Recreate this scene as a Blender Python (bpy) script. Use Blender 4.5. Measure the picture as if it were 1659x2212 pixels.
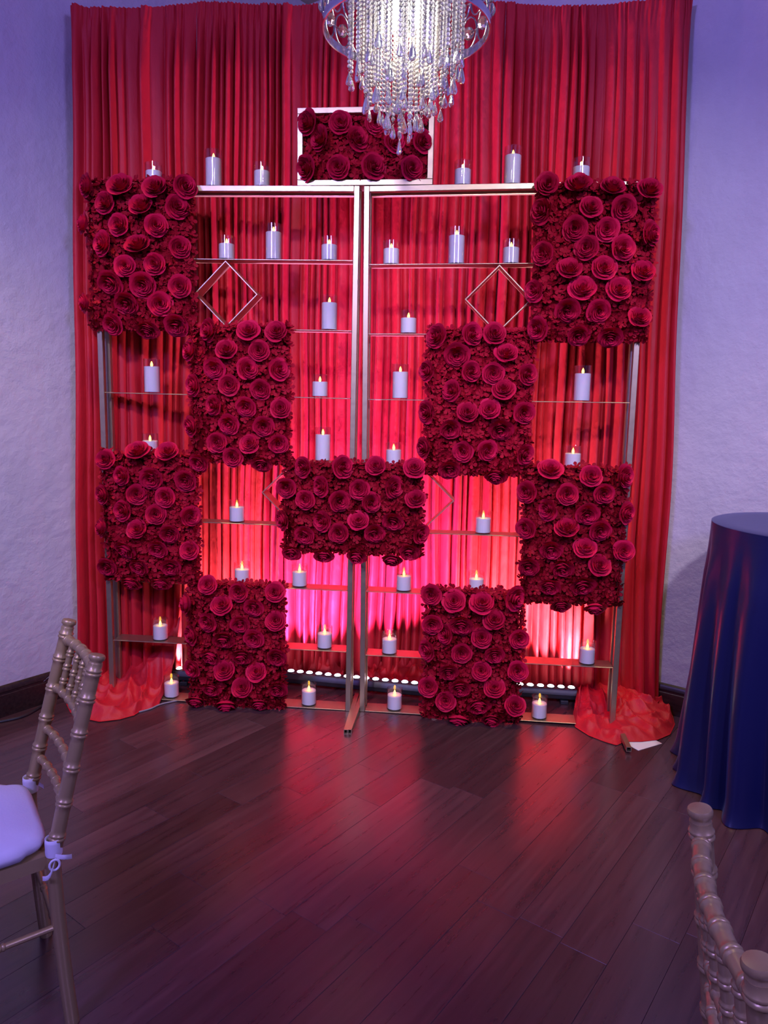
import bpy, math, random
import numpy as np
from mathutils import Matrix, Vector
from mathutils import noise as mnoise

for _o in list(bpy.data.objects):
    bpy.data.objects.remove(_o)
scene = bpy.context.scene
COL = scene.collection
PI = math.pi

# ------------------------------------------------------------------ camera
FPX, ROLL, PITCH, EYE = 1583.86, 0.021, 0.1539, 1.52
_fw = np.array([0, math.cos(PITCH), -math.sin(PITCH)])
_r = np.array([1.0, 0, 0])
_u = np.cross(_r, _fw)
_c, _s = math.cos(ROLL), math.sin(ROLL)
RX, UP = _c * _r + _s * _u, -_s * _r + _c * _u
CAM = np.array([0, 0, EYE])


def ray(x, y):
    return (x - 829.5) / FPX * RX - (y - 1106.0) / FPX * UP + _fw


def on_z(x, y, z=0.0):
    d = ray(x, y)
    return CAM + d * ((z - EYE) / d[2])


def on_plane(x, y, p0, n):
    d = ray(x, y)
    return CAM + d * (((np.array(p0) - CAM) @ n) / (d @ n))


cd = bpy.data.cameras.new('camera')
cam = bpy.data.objects.new('camera', cd)
COL.objects.link(cam)
cd.sensor_fit = 'HORIZONTAL'
cd.sensor_width = 36.0
cd.lens = 36.0 * FPX / 1659.0
cd.clip_start = 0.05
cam.matrix_world = Matrix(((RX[0], UP[0], -_fw[0], 0), (RX[1], UP[1], -_fw[1], 0), (RX[2], UP[2], -_fw[2], EYE), (0, 0, 0, 1)))
scene.camera = cam

# ------------------------------------------------------------------ world, lights, exposure
w = bpy.data.worlds.new('world')
scene.world = w
w.use_nodes = True
w.node_tree.nodes['Background'].inputs[0].default_value = (0.22, 0.17, 0.62, 1)
w.node_tree.nodes['Background'].inputs[1].default_value = 0.22

vs = scene.view_settings
vs.view_transform = 'Standard'
vs.look = 'None'
vs.gamma = 1.0
vs.use_curve_mapping = False
vs.exposure = 0.0
scene.cycles.use_denoising = True
scene.cycles.caustics_reflective = False
scene.cycles.caustics_refractive = False
scene.cycles.max_bounces = 7
scene.cycles.diffuse_bounces = 3
scene.cycles.glossy_bounces = 3
scene.cycles.transmission_bounces = 6
scene.cycles.adaptive_threshold = 0.03
scene.cycles.transparent_max_bounces = 10
scene.cycles.sample_clamp_indirect = 4.0


def aim(o, target):
    d = Vector(target) - o.location
    o.rotation_euler = d.to_track_quat('-Z', 'Y').to_euler()


def lamp(name, kind, loc, target, color, energy, size=0.1, angle=None, blend=0.5, size_y=None):
    d = bpy.data.lights.new(name, kind)
    d.color = color
    d.energy = energy
    if kind == 'AREA':
        d.size = size
        if size_y:
            d.shape = 'RECTANGLE'
            d.size_y = size_y
        if angle:
            d.spread = angle
    elif kind == 'SPOT':
        d.spot_size = angle
        d.spot_blend = blend
        d.shadow_soft_size = size
    else:
        d.shadow_soft_size = size
    o = bpy.data.objects.new(name, d)
    o.location = loc
    COL.objects.link(o)
    if target is not None:
        aim(o, target)
    return o


# the party lights of the room: violet wash high up behind the guests, warm ceiling downlights
lamp('violet_wash_light', 'AREA', (-2.1, -0.9, 3.3), (0.6, 3.6, 1.3), (0.30, 0.22, 1.0), 120, 0.7)
lamp('violet_wash_light', 'AREA', (2.2, -1.2, 3.3), (-0.6, 3.6, 1.6), (0.32, 0.25, 1.0), 95, 0.7)
lamp('ceiling_downlight', 'SPOT', (-1.25, 2.75, 3.85), (-1.25, 3.05, 0), (1.0, 0.70, 0.40), 210, 0.06, math.radians(46), 0.9)
lamp('ceiling_downlight', 'SPOT', (1.15, 2.45, 3.85), (1.15, 2.85, 0), (1.0, 0.72, 0.40), 210, 0.06, math.radians(46), 0.9)
for _x in (-0.95, 0.95):  # added fill, no fixture of the room: brightens roses and candle fronts
    lamp('stand_fill_spot', 'SPOT', (_x, -0.4, 3.6), (_x * 0.7, 3.4, 1.3), (0.84, 0.71, 1.0), 370, 0.10, math.radians(52), 0.9)
lamp('ceiling_downlight', 'SPOT', (0.0, 0.2, 3.85), (0.0, 0.6, 0), (1.0, 0.80, 0.60), 30, 0.06, math.radians(95), 0.8)

# ------------------------------------------------------------------ mesh and object helpers


class MB:
    def __init__(self):
        self.v, self.f = [], []

    def add(self, vs_, fs):
        o = len(self.v)
        self.v.extend([tuple(map(float, p)) for p in vs_])
        self.f.extend([tuple(i + o for i in q) for q in fs])
        return self

    def box(self, lo, hi, M=None):
        (x0, y0, z0), (x1, y1, z1) = lo, hi
        p = [(x0, y0, z0), (x1, y0, z0), (x1, y1, z0), (x0, y1, z0), (x0, y0, z1), (x1, y0, z1), (x1, y1, z1), (x0, y1, z1)]
        if M is not None:
            p = [M @ Vector(q) for q in p]
        return self.add(p, [(3, 2, 1, 0), (4, 5, 6, 7), (0, 1, 5, 4), (1, 2, 6, 5), (2, 3, 7, 6), (3, 0, 4, 7)])

    def cbox(self, lo, hi, b, M=None):
        """box with chamfered edges"""
        pts, idx = [], {}
        for sx in (0, 1):
            for sy in (0, 1):
                for sz in (0, 1):
                    for ax in range(3):
                        q = []
                        for k, sg in enumerate((sx, sy, sz)):
                            e = hi[k] if sg else lo[k]
                            if k != ax:
                                e += -b if sg else b
                            q.append(e)
                        idx[(sx, sy, sz, ax)] = len(pts)
                        pts.append(q)
        F = []
        for ax in range(3):
            o1, o2 = (ax + 1) % 3, (ax + 2) % 3
            for sg in (0, 1):
                loop = []
                for a_, b_ in ((0, 0), (1, 0), (1, 1), (0, 1)):
                    k = [0, 0, 0]
                    k[ax], k[o1], k[o2] = sg, a_, b_
                    loop.append(idx[(k[0], k[1], k[2], ax)])
                F.append(loop if sg else loop[::-1])
            for a_ in (0, 1):
                for b_ in (0, 1):
                    k0, k1 = [0, 0, 0], [0, 0, 0]
                    k0[o1] = k1[o1] = a_
                    k0[o2] = k1[o2] = b_
                    k1[ax] = 1
                    q = [idx[(*k0, o1)], idx[(*k1, o1)], idx[(*k1, o2)], idx[(*k0, o2)]]
                    F.append(q if (a_ == b_) else q[::-1])
        for sx in (0, 1):
            for sy in (0, 1):
                for sz in (0, 1):
                    q = [idx[(sx, sy, sz, 0)], idx[(sx, sy, sz, 1)], idx[(sx, sy, sz, 2)]]
                    F.append(q if (sx + sy + sz) % 2 else q[::-1])
        if M is not None:
            pts = [M @ Vector(p) for p in pts]
        return self.add(pts, F)

    def grid(self, P, closed=False):
        nu, nv = len(P), len(P[0])
        vs_ = [p for row in P for p in row]
        F = []
        for i in range(nu if closed else nu - 1):
            i2 = (i + 1) % nu
            for j in range(nv - 1):
                F.append((i * nv + j, i2 * nv + j, i2 * nv + j + 1, i * nv + j + 1))
        return self.add(vs_, F)

    def lathe(self, prof, n=24, M=None, cap=True):
        vs_, F = [], []
        for r, z in prof:
            for k in range(n):
                a = 2 * PI * k / n
                vs_.append((r * math.cos(a), r * math.sin(a), z))
        for i in range(len(prof) - 1):
            for k in range(n):
                k2 = (k + 1) % n
                F.append((i * n + k, i * n + k2, (i + 1) * n + k2, (i + 1) * n + k))
        if cap:
            F.append(tuple(range(n))[::-1])
            F.append(tuple((len(prof) - 1) * n + k for k in range(n)))
        if M is not None:
            vs_ = [M @ Vector(p) for p in vs_]
        return self.add(vs_, F)

    def tube(self, path, radii, n=10, cap=True, closed=False):
        P = [Vector(p) for p in path]
        m = len(P)
        if not hasattr(radii, '__len__'):
            radii = [radii] * m
        T = []
        for i in range(m):
            a = P[(i - 1) % m] if (closed or i > 0) else P[0]
            b = P[(i + 1) % m] if (closed or i < m - 1) else P[-1]
            T.append((b - a).normalized())
        ref = Vector((0, 0, 1)) if abs(T[0].z) < 0.9 else Vector((1, 0, 0))
        nrm = (ref - T[0] * ref.dot(T[0])).normalized()
        vs_, F = [], []
        for i in range(m):
            nrm = (nrm - T[i] * nrm.dot(T[i])).normalized()
            bi = T[i].cross(nrm)
            for k in range(n):
                a = 2 * PI * k / n
                vs_.append(P[i] + (nrm * math.cos(a) + bi * math.sin(a)) * radii[i])
        for i in range(m if closed else m - 1):
            i2 = (i + 1) % m
            for k in range(n):
                k2 = (k + 1) % n
                F.append((i * n + k, i * n + k2, i2 * n + k2, i2 * n + k))
        if cap and not closed:
            F.append(tuple(range(n))[::-1])
            F.append(tuple((m - 1) * n + k for k in range(n)))
        return self.add(vs_, F)

    def mesh(self, name, mat_, smooth=True, sharp=None):
        me = bpy.data.meshes.new(name)
        me.from_pydata(self.v, [], self.f)
        if mat_ is not None:
            me.materials.append(mat_)
        me.polygons.foreach_set('use_smooth', [bool(smooth)] * len(me.polygons))
        if smooth and sharp:
            me.set_sharp_from_angle(angle=math.radians(sharp))
        me.update()
        return me

    def build(self, name, mat_, parent=None, smooth=True, sharp=40, matrix=None):
        return put(name, self.mesh(name, mat_, smooth, sharp), parent, matrix)


def put(name, me, parent=None, matrix=None):
    o = bpy.data.objects.new(name, me)
    COL.objects.link(o)
    if parent is not None:
        o.parent = parent
    if matrix is not None:
        o.matrix_local = matrix
    return o


def empty(name, matrix=None, parent=None):
    o = bpy.data.objects.new(name, None)
    o.empty_display_size = 0.05
    COL.objects.link(o)
    if parent:
        o.parent = parent
    if matrix is not None:
        o.matrix_local = matrix
    return o


def tag(o, label, cat, group=None):
    o['label'] = label
    o['category'] = cat
    if group:
        o['group'] = group
    return o


def struct(o):
    o['kind'] = 'structure'
    return o


def basis(o, x, y, z):
    return Matrix(((x[0], y[0], z[0], o[0]), (x[1], y[1], z[1], o[1]), (x[2], y[2], z[2], o[2]), (0, 0, 0, 1)))


# ------------------------------------------------------------------ materials
def mat(name, color, rough=0.5, metal=0.0, **kw):
    m = bpy.data.materials.new(name)
    m.use_nodes = True
    b = m.node_tree.nodes['Principled BSDF']
    b.inputs['Base Color'].default_value = (*color, 1)
    b.inputs['Roughness'].default_value = rough
    b.inputs['Metallic'].default_value = metal
    for k, v in kw.items():
        b.inputs[k].default_value = v
    return m


def nodes(m):
    nt = m.node_tree
    return nt, nt.nodes['Principled BSDF']


def noise(nt, scale, detail=4, rough=0.5, coord='Object', mscale=None):
    tc = nt.nodes.new('ShaderNodeTexCoord')
    n = nt.nodes.new('ShaderNodeTexNoise')
    n.inputs['Scale'].default_value = scale
    n.inputs['Detail'].default_value = detail
    n.inputs['Roughness'].default_value = rough
    src = tc.outputs[coord]
    if mscale:
        mp = nt.nodes.new('ShaderNodeMapping')
        mp.inputs['Scale'].default_value = mscale
        nt.links.new(src, mp.inputs[0])
        src = mp.outputs[0]
    nt.links.new(src, n.inputs['Vector'])
    return n


def bump(nt, b, src, strength, dist=0.01):
    bp = nt.nodes.new('ShaderNodeBump')
    bp.inputs['Strength'].default_value = strength
    bp.inputs['Distance'].default_value = dist
    nt.links.new(src, bp.inputs['Height'])
    nt.links.new(bp.outputs[0], b.inputs['Normal'])


def ramp(nt, src, stops):
    r = nt.nodes.new('ShaderNodeValToRGB')
    e = r.color_ramp.elements
    e[0].position, e[0].color = stops[0][0], (*stops[0][1], 1)
    e[1].position, e[1].color = stops[-1][0], (*stops[-1][1], 1)
    for p, c in stops[1:-1]:
        q = e.new(p)
        q.color = (*c, 1)
    nt.links.new(src, r.inputs[0])
    return r


def m_wall():
    m = mat('painted_plaster', (0.5, 0.5, 0.5), 0.7)
    nt, b = nodes(m)
    n1 = noise(nt, 2.2, 5, 0.6)
    r = ramp(nt, n1.outputs[0], [(0.3, (0.47, 0.47, 0.48)), (0.7, (0.55, 0.55, 0.55))])
    nt.links.new(r.outputs[0], b.inputs['Base Color'])
    n2 = noise(nt, 14, 8, 0.62)
    bump(nt, b, n2.outputs[0], 0.45, 0.02)
    return m


def m_plank():
    m = mat('dark_walnut_plank', (0.05, 0.03, 0.025), 0.36)
    nt, b = nodes(m)
    tc = nt.nodes.new('ShaderNodeTexCoord')
    oi = nt.nodes.new('ShaderNodeObjectInfo')
    mul = nt.nodes.new('ShaderNodeVectorMath')
    mul.operation = 'SCALE'
    mul.inputs['Scale'].default_value = 40.0
    cb = nt.nodes.new('ShaderNodeCombineXYZ')
    nt.links.new(oi.outputs['Random'], cb.inputs[0])
    nt.links.new(oi.outputs['Random'], cb.inputs[1])
    nt.links.new(cb.outputs[0], mul.inputs[0])
    ad = nt.nodes.new('ShaderNodeVectorMath')
    nt.links.new(tc.outputs['Object'], ad.inputs[0])
    nt.links.new(mul.outputs[0], ad.inputs[1])
    mp = nt.nodes.new('ShaderNodeMapping')
    mp.inputs['Scale'].default_value = (34, 2.0, 1)
    nt.links.new(ad.outputs[0], mp.inputs[0])
    n1 = nt.nodes.new('ShaderNodeTexNoise')
    n1.inputs['Scale'].default_value = 1.0
    n1.inputs['Detail'].default_value = 6
    n1.inputs['Roughness'].default_value = 0.62
    n1.inputs['Distortion'].default_value = 0.6
    nt.links.new(mp.outputs[0], n1.inputs['Vector'])
    r = ramp(nt, n1.outputs[0], [(0.2, (0.038, 0.016, 0.018)), (0.5, (0.066, 0.029, 0.031)), (0.8, (0.100, 0.048, 0.048))])
    mr = nt.nodes.new('ShaderNodeMapRange')
    mr.inputs['To Min'].default_value = 0.72
    mr.inputs['To Max'].default_value = 1.3
    nt.links.new(oi.outputs['Random'], mr.inputs[0])
    mx = nt.nodes.new('ShaderNodeMix')
    mx.data_type = 'RGBA'
    mx.blend_type = 'MULTIPLY'
    mx.inputs[0].default_value = 1.0
    nt.links.new(r.outputs[0], mx.inputs[6])
    nt.links.new(mr.outputs[0], mx.inputs[7])
    nt.links.new(mx.outputs[2], b.inputs['Base Color'])
    rr = nt.nodes.new('ShaderNodeMapRange')
    rr.inputs['To Min'].default_value = 0.25
    rr.inputs['To Max'].default_value = 0.31
    nt.links.new(n1.outputs[0], rr.inputs[0])
    nt.links.new(rr.outputs[0], b.inputs['Roughness'])
    b.inputs['Specular IOR Level'].default_value = 0.85
    bump(nt, b, n1.outputs[0], 0.03, 0.003)
    return m


def m_cloth(name, color, rough, bscale, bstr, sheen=0.0, tint=(1, 1, 1), mscale=None, dist=0.01):
    m = mat(name, color, rough)
    nt, b = nodes(m)
    b.inputs['Sheen Weight'].default_value = sheen
    b.inputs['Sheen Tint'].default_value = (*tint, 1)
    n = noise(nt, bscale, 5, 0.55, mscale=mscale)
    bump(nt, b, n.outputs[0], bstr, dist)
    return m


def m_rose(name, lo, hi, rough=0.62):
    m = mat(name, hi, rough)
    nt, b = nodes(m)
    oi = nt.nodes.new('ShaderNodeObjectInfo')
    n = noise(nt, 30, 4)
    ad = nt.nodes.new('ShaderNodeMath')
    ad.operation = 'MULTIPLY_ADD'
    ad.inputs[1].default_value = 0.6
    nt.links.new(n.outputs[0], ad.inputs[0])
    ml = nt.nodes.new('ShaderNodeMath')
    ml.operation = 'MULTIPLY'
    ml.inputs[1].default_value = 0.4
    nt.links.new(oi.outputs['Random'], ml.inputs[0])
    nt.links.new(ml.outputs[0], ad.inputs[2])
    r = ramp(nt, ad.outputs[0], [(0.2, lo), (0.8, hi)])
    nt.links.new(r.outputs[0], b.inputs['Base Color'])
    b.inputs['Specular IOR Level'].default_value = 0.12
    return m


def m_metal(name, color, rough, metal=1.0, bs=60, bstr=0.05):
    m = mat(name, color, rough, metal)
    nt, b = nodes(m)
    n = noise(nt, bs, 4)
    r = nt.nodes.new('ShaderNodeMapRange')
    r.inputs['To Min'].default_value = rough * 0.8
    r.inputs['To Max'].default_value = rough * 1.25
    nt.links.new(n.outputs[0], r.inputs[0])
    nt.links.new(r.outputs[0], b.inputs['Roughness'])
    bump(nt, b, n.outputs[0], bstr, 0.002)
    return m


def m_thin_glass(name, tint=(0.97, 0.97, 0.97), f0=0.06):
    m = bpy.data.materials.new(name)
    m.use_nodes = True
    nt = m.node_tree
    nt.nodes.clear()
    out = nt.nodes.new('ShaderNodeOutputMaterial')
    tr = nt.nodes.new('ShaderNodeBsdfTransparent')
    tr.inputs[0].default_value = (*tint, 1)
    gl = nt.nodes.new('ShaderNodeBsdfGlossy')
    gl.inputs['Roughness'].default_value = 0.03
    fr = nt.nodes.new('ShaderNodeLayerWeight')
    fr.inputs[0].default_value = 0.5
    pw = nt.nodes.new('ShaderNodeMath')
    pw.operation = 'POWER'
    pw.inputs[1].default_value = 2.6
    nt.links.new(fr.outputs['Facing'], pw.inputs[0])
    mr = nt.nodes.new('ShaderNodeMapRange')
    mr.inputs['To Min'].default_value = f0
    mr.inputs['To Max'].default_value = 0.7
    nt.links.new(pw.outputs[0], mr.inputs[0])
    mx = nt.nodes.new('ShaderNodeMixShader')
    nt.links.new(mr.outputs[0], mx.inputs[0])
    nt.links.new(tr.outputs[0], mx.inputs[1])
    nt.links.new(gl.outputs[0], mx.inputs[2])
    nt.links.new(mx.outputs[0], out.inputs[0])
    return m


def m_emit(name, color, strength):
    m = mat(name, color, 0.5)
    _, b = nodes(m)
    b.inputs['Emission Color'].default_value = (*color, 1)
    b.inputs['Emission Strength'].default_value = strength
    return m


WALL = m_wall()
PLANK = m_plank()
CEIL = mat('ceiling_paint', (0.18, 0.17, 0.2), 0.9)
SUBFLOOR = mat('subfloor', (0.012, 0.009, 0.008), 0.9)
BASEB = mat('dark_stained_wood', (0.018, 0.010, 0.008), 0.35)
_nt, _b = nodes(BASEB)
_n = noise(_nt, 6, 5, mscale=(1, 14, 14))
_rr = ramp(_nt, _n.outputs[0], [(0.3, (0.012, 0.006, 0.005)), (0.7, (0.035, 0.018, 0.013))])
_nt.links.new(_rr.outputs[0], _b.inputs['Base Color'])
DRAPE = m_cloth('red_drape_cloth', (0.47, 0.0042, 0.0135), 0.62, 9, 0.35, 0.05, (1, 0.4, 0.6), mscale=(1.6, 1.6, 0.6), dist=0.02)
PUDDLE = DRAPE
ROSE = m_rose('crimson_petal', (0.42, 0.005, 0.036), (0.60, 0.009, 0.062))
FLORET = m_rose('filler_petal', (0.21, 0.002, 0.009), (0.38, 0.004, 0.021), 0.7)
FOAM = mat('dark_red_foam', (0.10, 0.002, 0.005), 0.9, **{'Specular IOR Level': 0.0})
GOLD = m_metal('satin_gold_metal', (0.47, 0.39, 0.25), 0.40, 0.92)
WAX = mat('white_wax', (0.90, 0.87, 0.83), 0.45, **{'Subsurface Weight': 0.15})
CGLASS = m_thin_glass('candle_glass')
FLAME = m_emit('led_flame', (1.0, 0.55, 0.07), 10.0)
WICK = mat('wick', (0.1, 0.08, 0.05), 0.8)
BLACK = m_metal('black_metal', (0.02, 0.02, 0.024), 0.42, 0.0)
LEDV = m_emit('led_violet', (0.80, 0.72, 1.0), 14.0)
LEDW = m_emit('led_white', (0.90, 0.97, 1.0), 12.0)
CHAIRM = m_metal('champagne_chair_paint', (0.42, 0.31, 0.135), 0.36, 0.4)
CUSH = m_cloth('white_cushion_cloth', (0.74, 0.73, 0.76), 0.8, 160, 0.08)
NAVY = m_cloth('navy_satin', (0.004, 0.006, 0.055), 0.34, 5, 0.12, 0.15, (0.4, 0.5, 1.0))
CHROME = m_metal('chrome', (0.78, 0.79, 0.82), 0.12, 1.0, 30, 0.02)
BULB = m_emit('bulb_glow', (1.0, 0.97, 0.90), 30.0)
CABLE = mat('dark_rubber', (0.012, 0.012, 0.014), 0.5)
GREYC = mat('grey_rubber', (0.22, 0.22, 0.23), 0.5)
PAPER = mat('white_paper', (0.75, 0.74, 0.76), 0.8)


def m_crystal(name, white, thin):
    m = mat(name, (0.97, 0.96, 0.93), 0.03, 0.0, **{'Transmission Weight': 1.0 - white, 'IOR': 1.55})
    _, b = nodes(m)
    if thin:
        b.inputs['Thin Film Thickness'].default_value = thin
        b.inputs['Thin Film IOR'].default_value = 1.9
    return m


BEAD = m_crystal('crystal_bead', 0.28, 0)
TEAR = m_crystal('crystal_drop', 0.12, 420)

# ------------------------------------------------------------------ room shell
ANG = math.radians(36.8)
D = np.array([math.sin(ANG), math.cos(ANG), 0])     # along the planks and the first wall
N = np.array([math.cos(ANG), -math.sin(ANG), 0])    # across
LW, RW = -3.383, 3.63                               # first wall: across = LW, second wall: along = RW
A0, C1, ZC = -1.6, 2.75, 3.9
ROOM = basis((0, 0, 0), N, D, (0, 0, 1))            # local x across, y along

floor = struct(MB().box((LW - 0.1, A0, -0.06), (C1, RW + 0.1, -0.012)).build('floor', SUBFLOOR, matrix=ROOM, smooth=False))
struct(MB().box((LW - 0.12, A0, 0), (LW, RW, ZC)).build('wall_left', WALL, matrix=ROOM, smooth=False))
struct(MB().box((LW - 0.12, RW, 0), (C1, RW + 0.12, ZC)).build('wall_right', WALL, matrix=ROOM, smooth=False))
struct(MB().box((LW - 0.12, A0, ZC), (C1, RW + 0.12, ZC + 0.1)).build('ceiling', CEIL, matrix=ROOM, smooth=False))


def baseboard(name, horizontal):
    prof = [(0, 0), (0.016, 0), (0.016, 0.105), (0.013, 0.109), (0.013, 0.118), (0.016, 0.122), (0.014, 0.135), (0.008, 0.146), (0.003, 0.150), (0, 0.150)]
    m = MB()
    if horizontal:
        ends = [(LW + 0.0, RW), (C1, RW)]
        P = [[(x, y - p, z) for p, z in prof] for x, y in ends]
    else:
        ends = [(LW, RW), (LW, A0)]
        P = [[(x + p, y, z) for p, z in prof] for x, y in ends]
    m.grid(P)
    return struct(m.build(name, BASEB, matrix=ROOM, smooth=True, sharp=25))


baseboard('baseboard_left', False)
baseboard('baseboard_right', True)

# floor planks, each a piece of the floor
random.seed(5)
PW, PLEN = 0.137, 0.914
plank_cache = {}


def plank_mesh(wd, ln):
    k = (round(wd, 4), round(ln, 3))
    if k not in plank_cache:
        plank_cache[k] = MB().cbox((-k[0] / 2 + 0.0003, -k[1] / 2 + 0.0003, -0.012), (k[0] / 2 - 0.0003, k[1] / 2 - 0.0003, 0), 0.0007).mesh('plank', PLANK, False)
    return plank_cache[k]


ends_known = {-0.84 - PW: 1.826, -0.84 - 2 * PW: 1.94, -0.84 + PW: 1.818, -0.84 - 3 * PW: 2.44}
row = -0.84 - PW * 19
rows = []
while row < C1 - 0.02:
    if row + PW > LW:
        rows.append(row)
    row += PW
for r0 in rows:
    x0, x1 = max(r0, LW), min(r0 + PW, C1)
    st = None
    for k, v in ends_known.items():
        if abs(k - r0) < 0.01:
            st = v
    if st is None:
        st = random.uniform(0, PLEN)
    y = st
    while y > A0:
        y -= PLEN
    y = max(y, A0 - PLEN)
    while y < RW:
        ya, yb = max(y, A0), min(y + PLEN, RW)
        if yb - ya > 0.03:
            xa, xb = x0, x1
            ct = ((xa + xb) / 2, (ya + yb) / 2, 0.0)
            put('plank', plank_mesh(xb - xa, yb - ya), floor, Matrix.Translation(ct))
        y += PLEN

# ------------------------------------------------------------------ red drape backdrop
random.seed(11)
KX = [-1.58, -1.36, -1.0, -0.5, 0.2, 0.8, 1.1, 1.42]
KY = [3.50, 3.66, 3.78, 3.86, 3.83, 3.74, 3.63, 3.40]
TX = [-1.36, -0.9, -0.35, 0.45, 1.27]
TZ = [3.22, 3.35, 3.385, 3.38, 3.26]
XB0, XB1, XT0, XT1 = -1.56, 1.405, -1.445, 1.295


def drape_y(xb):
    return float(np.interp(xb, KX, KY))


def smooth_y(xb):
    return sum(drape_y(xb + d) for d in (-0.2, -0.12, -0.05, 0, 0.05, 0.12, 0.2)) / 7


pleats = []
t = 0.0
while t < 1.0:
    wd = random.choice([random.uniform(0.010, 0.016), random.uniform(0.013, 0.024)])
    pleats.append((t, min(1.0, t + wd), random.uniform(0.028, 0.055), random.uniform(-0.012, 0.012), random.random() * 6.28, random.random() * 6.28))
    t += wd
SS = [0.0, 0.05, 0.12, 0.22, 0.36, 0.5, 0.64, 0.78, 0.88, 0.95]


def drape_point(t, s, pl, z, zt):
    t0, t1, A, yo, p1, p2 = pl
    hf = max(0.0, min(1.0, z / zt))
    lo = 1 - hf
    xb = XB0 + (XB1 - XB0) * t
    xt = XT0 + (XT1 - XT0) * t
    x = xb + (xt - xb) * hf ** 0.8
    x += 0.010 * lo * math.sin(2.2 * z + p1 * 0.3 + t * 9) + 0.004 * math.sin(5 * z + t * 21)
    wob = 0.75 + 0.35 * math.sin(1.7 * z + p1) + 0.25 * lo
    gather = min(1.0, (zt - z) / 0.28)
    amp = A * wob * (0.18 + 0.82 * gather)
    prof = 1 - abs(2 * s - 1) ** 2.7 + 0.16 * math.sin(PI * 2 * s + p2)
    y = smooth_y(xb) - (amp + yo) * prof
    top = math.exp(-((zt - z) / 0.10) ** 2)
    y -= 0.006 * top * math.sin(t * 1050 + 1.2 * math.sin(z * 30 + t * 60))
    y -= 0.008 * lo * math.sin(3.1 * z + p2) * (0.5 - abs(s - 0.5))
    if t > 0.982:
        y += 0.05 * (t - 0.982) / 0.018
    if t < 0.012:
        y += 0.03 * (0.012 - t) / 0.012
    return (x, y, z)


backdrop = tag(empty('drape_backdrop', Matrix.Translation((0, 3.75, 0))), 'floor-length pleated red fabric drape hung across the room corner', 'drape')
cuts = [0.0, 0.165, 0.345, 0.52, 0.70, 0.855, 1.001]
for ci in range(6):
    pls = [p for p in pleats if cuts[ci] <= p[0] < cuts[ci + 1]]
    P = []
    for p in pls:
        for s in SS + ([1.0] if p is pls[-1] else []):
            tt = p[0] + (p[1] - p[0]) * s
            zt = float(np.interp(XT0 + (XT1 - XT0) * tt, TX, TZ))
            colz = [zt * q for q in [0.0, 0.008, 0.02, 0.04, 0.07] + [0.07 + 0.83 * (i + 1) / 34 for i in range(34)] + [0.915, 0.93, 0.945, 0.958, 0.968, 0.976, 0.984, 0.991, 1.0]]
            P.append([tuple(np.array(drape_point(tt, s, p, z, zt)) - np.array((0, 3.75, 0))) for z in colz])
    MB().grid(P).build('fabric_panel', DRAPE, backdrop, smooth=True, sharp=None)


def fabric_pool(front_px, back, heights, seed, ridges, zmin=0.004, world=False):
    """cloth spilling from the drape foot onto the floor; front edge from the photograph, on the floor"""
    rnd = random.Random(seed)
    F = [(x, y, 0.0) if world else on_z(x, y, 0.0) for x, y in front_px]
    fl = np.array([p[:2] for p in F])
    seg = np.r_[0, np.cumsum(np.linalg.norm(np.diff(fl, axis=0), axis=1))]
    seg /= seg[-1]
    B = np.array(back)
    sb = np.linspace(0, 1, len(B))
    P = []
    nu, nv = 130, 60
    for i in range(nu):
        u = i / (nu - 1)
        f = np.array([np.interp(u, seg, fl[:, 0]), np.interp(u, seg, fl[:, 1])])
        b = np.array([np.interp(u, sb, B[:, 0]), np.interp(u, sb, B[:, 1])])
        h = float(np.interp(u, np.linspace(0, 1, len(heights)), heights))
        colp = []
        for j in range(nv):
            v = j / (nv - 1)
            p = b + (f - b) * v ** 0.85
            env = min(1.0, (1 - v) * 6) * min(1, 0.25 + v * 3)
            q = Vector((p[0] * 5.0, p[1] * 5.0, seed * 3.1))
            q += Vector((mnoise.noise(q * 0.8 + Vector((9, 2, 1))), mnoise.noise(q * 0.8 + Vector((1, 7, 4))), 0)) * 0.9
            big = 1 - abs(mnoise.noise(q)) * 2.0
            q2 = q * 2.3 + Vector((4, 4, 4))
            fine = 1 - abs(mnoise.noise(q2)) * 2.0
            rad = 1 - abs(math.sin(u * ridges * 2.6 + 1.5 * math.sin(3 * v + seed)))
            z = h * (1 - v) ** 3.2 + env * (0.012 + 0.028 * max(0, big) ** 1.5 + 0.024 * max(0, fine) ** 2 + 0.030 * rad ** 1.6 * (1 - 0.5 * v))
            z = max(zmin + 0.008 * min(1, (1 - v) * 14), z)
            if v > 0.97:
                z = zmin
            colp.append((p[0], p[1], z))
        P.append(colp)
    P = [[(x, y - 3.75, z) for x, y, z in c] for c in P]
    m = MB().grid(P)
    return m.build('fabric_pool', PUDDLE, backdrop, smooth=True, sharp=None)


fabric_pool([(138, 1500), (143, 1522), (152, 1541), (175, 1553), (215, 1561), (258, 1556), (290, 1547), (305, 1537), (328, 1532), (344, 1524), (350, 1508)],
            [(-1.54, 3.49), (-1.45, 3.57), (-1.36, 3.63), (-1.25, 3.67), (-1.15, 3.70), (-1.06, 3.73)], [0.06, 0.08, 0.10, 0.12, 0.22, 0.36], 3, 9)
fabric_pool([(1244, 1528), (1237, 1548), (1242, 1572), (1272, 1591), (1305, 1604), (1332, 1612), (1348, 1604), (1385, 1604), (1420, 1600), (1448, 1588), (1458, 1566), (1452, 1545), (1436, 1522)],
            [(1.03, 3.64), (1.08, 3.62), (1.15, 3.58), (1.22, 3.53), (1.29, 3.47), (1.36, 3.41)], [0.05, 0.08, 0.09, 0.10, 0.09, 0.06], 8, 9)

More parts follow.
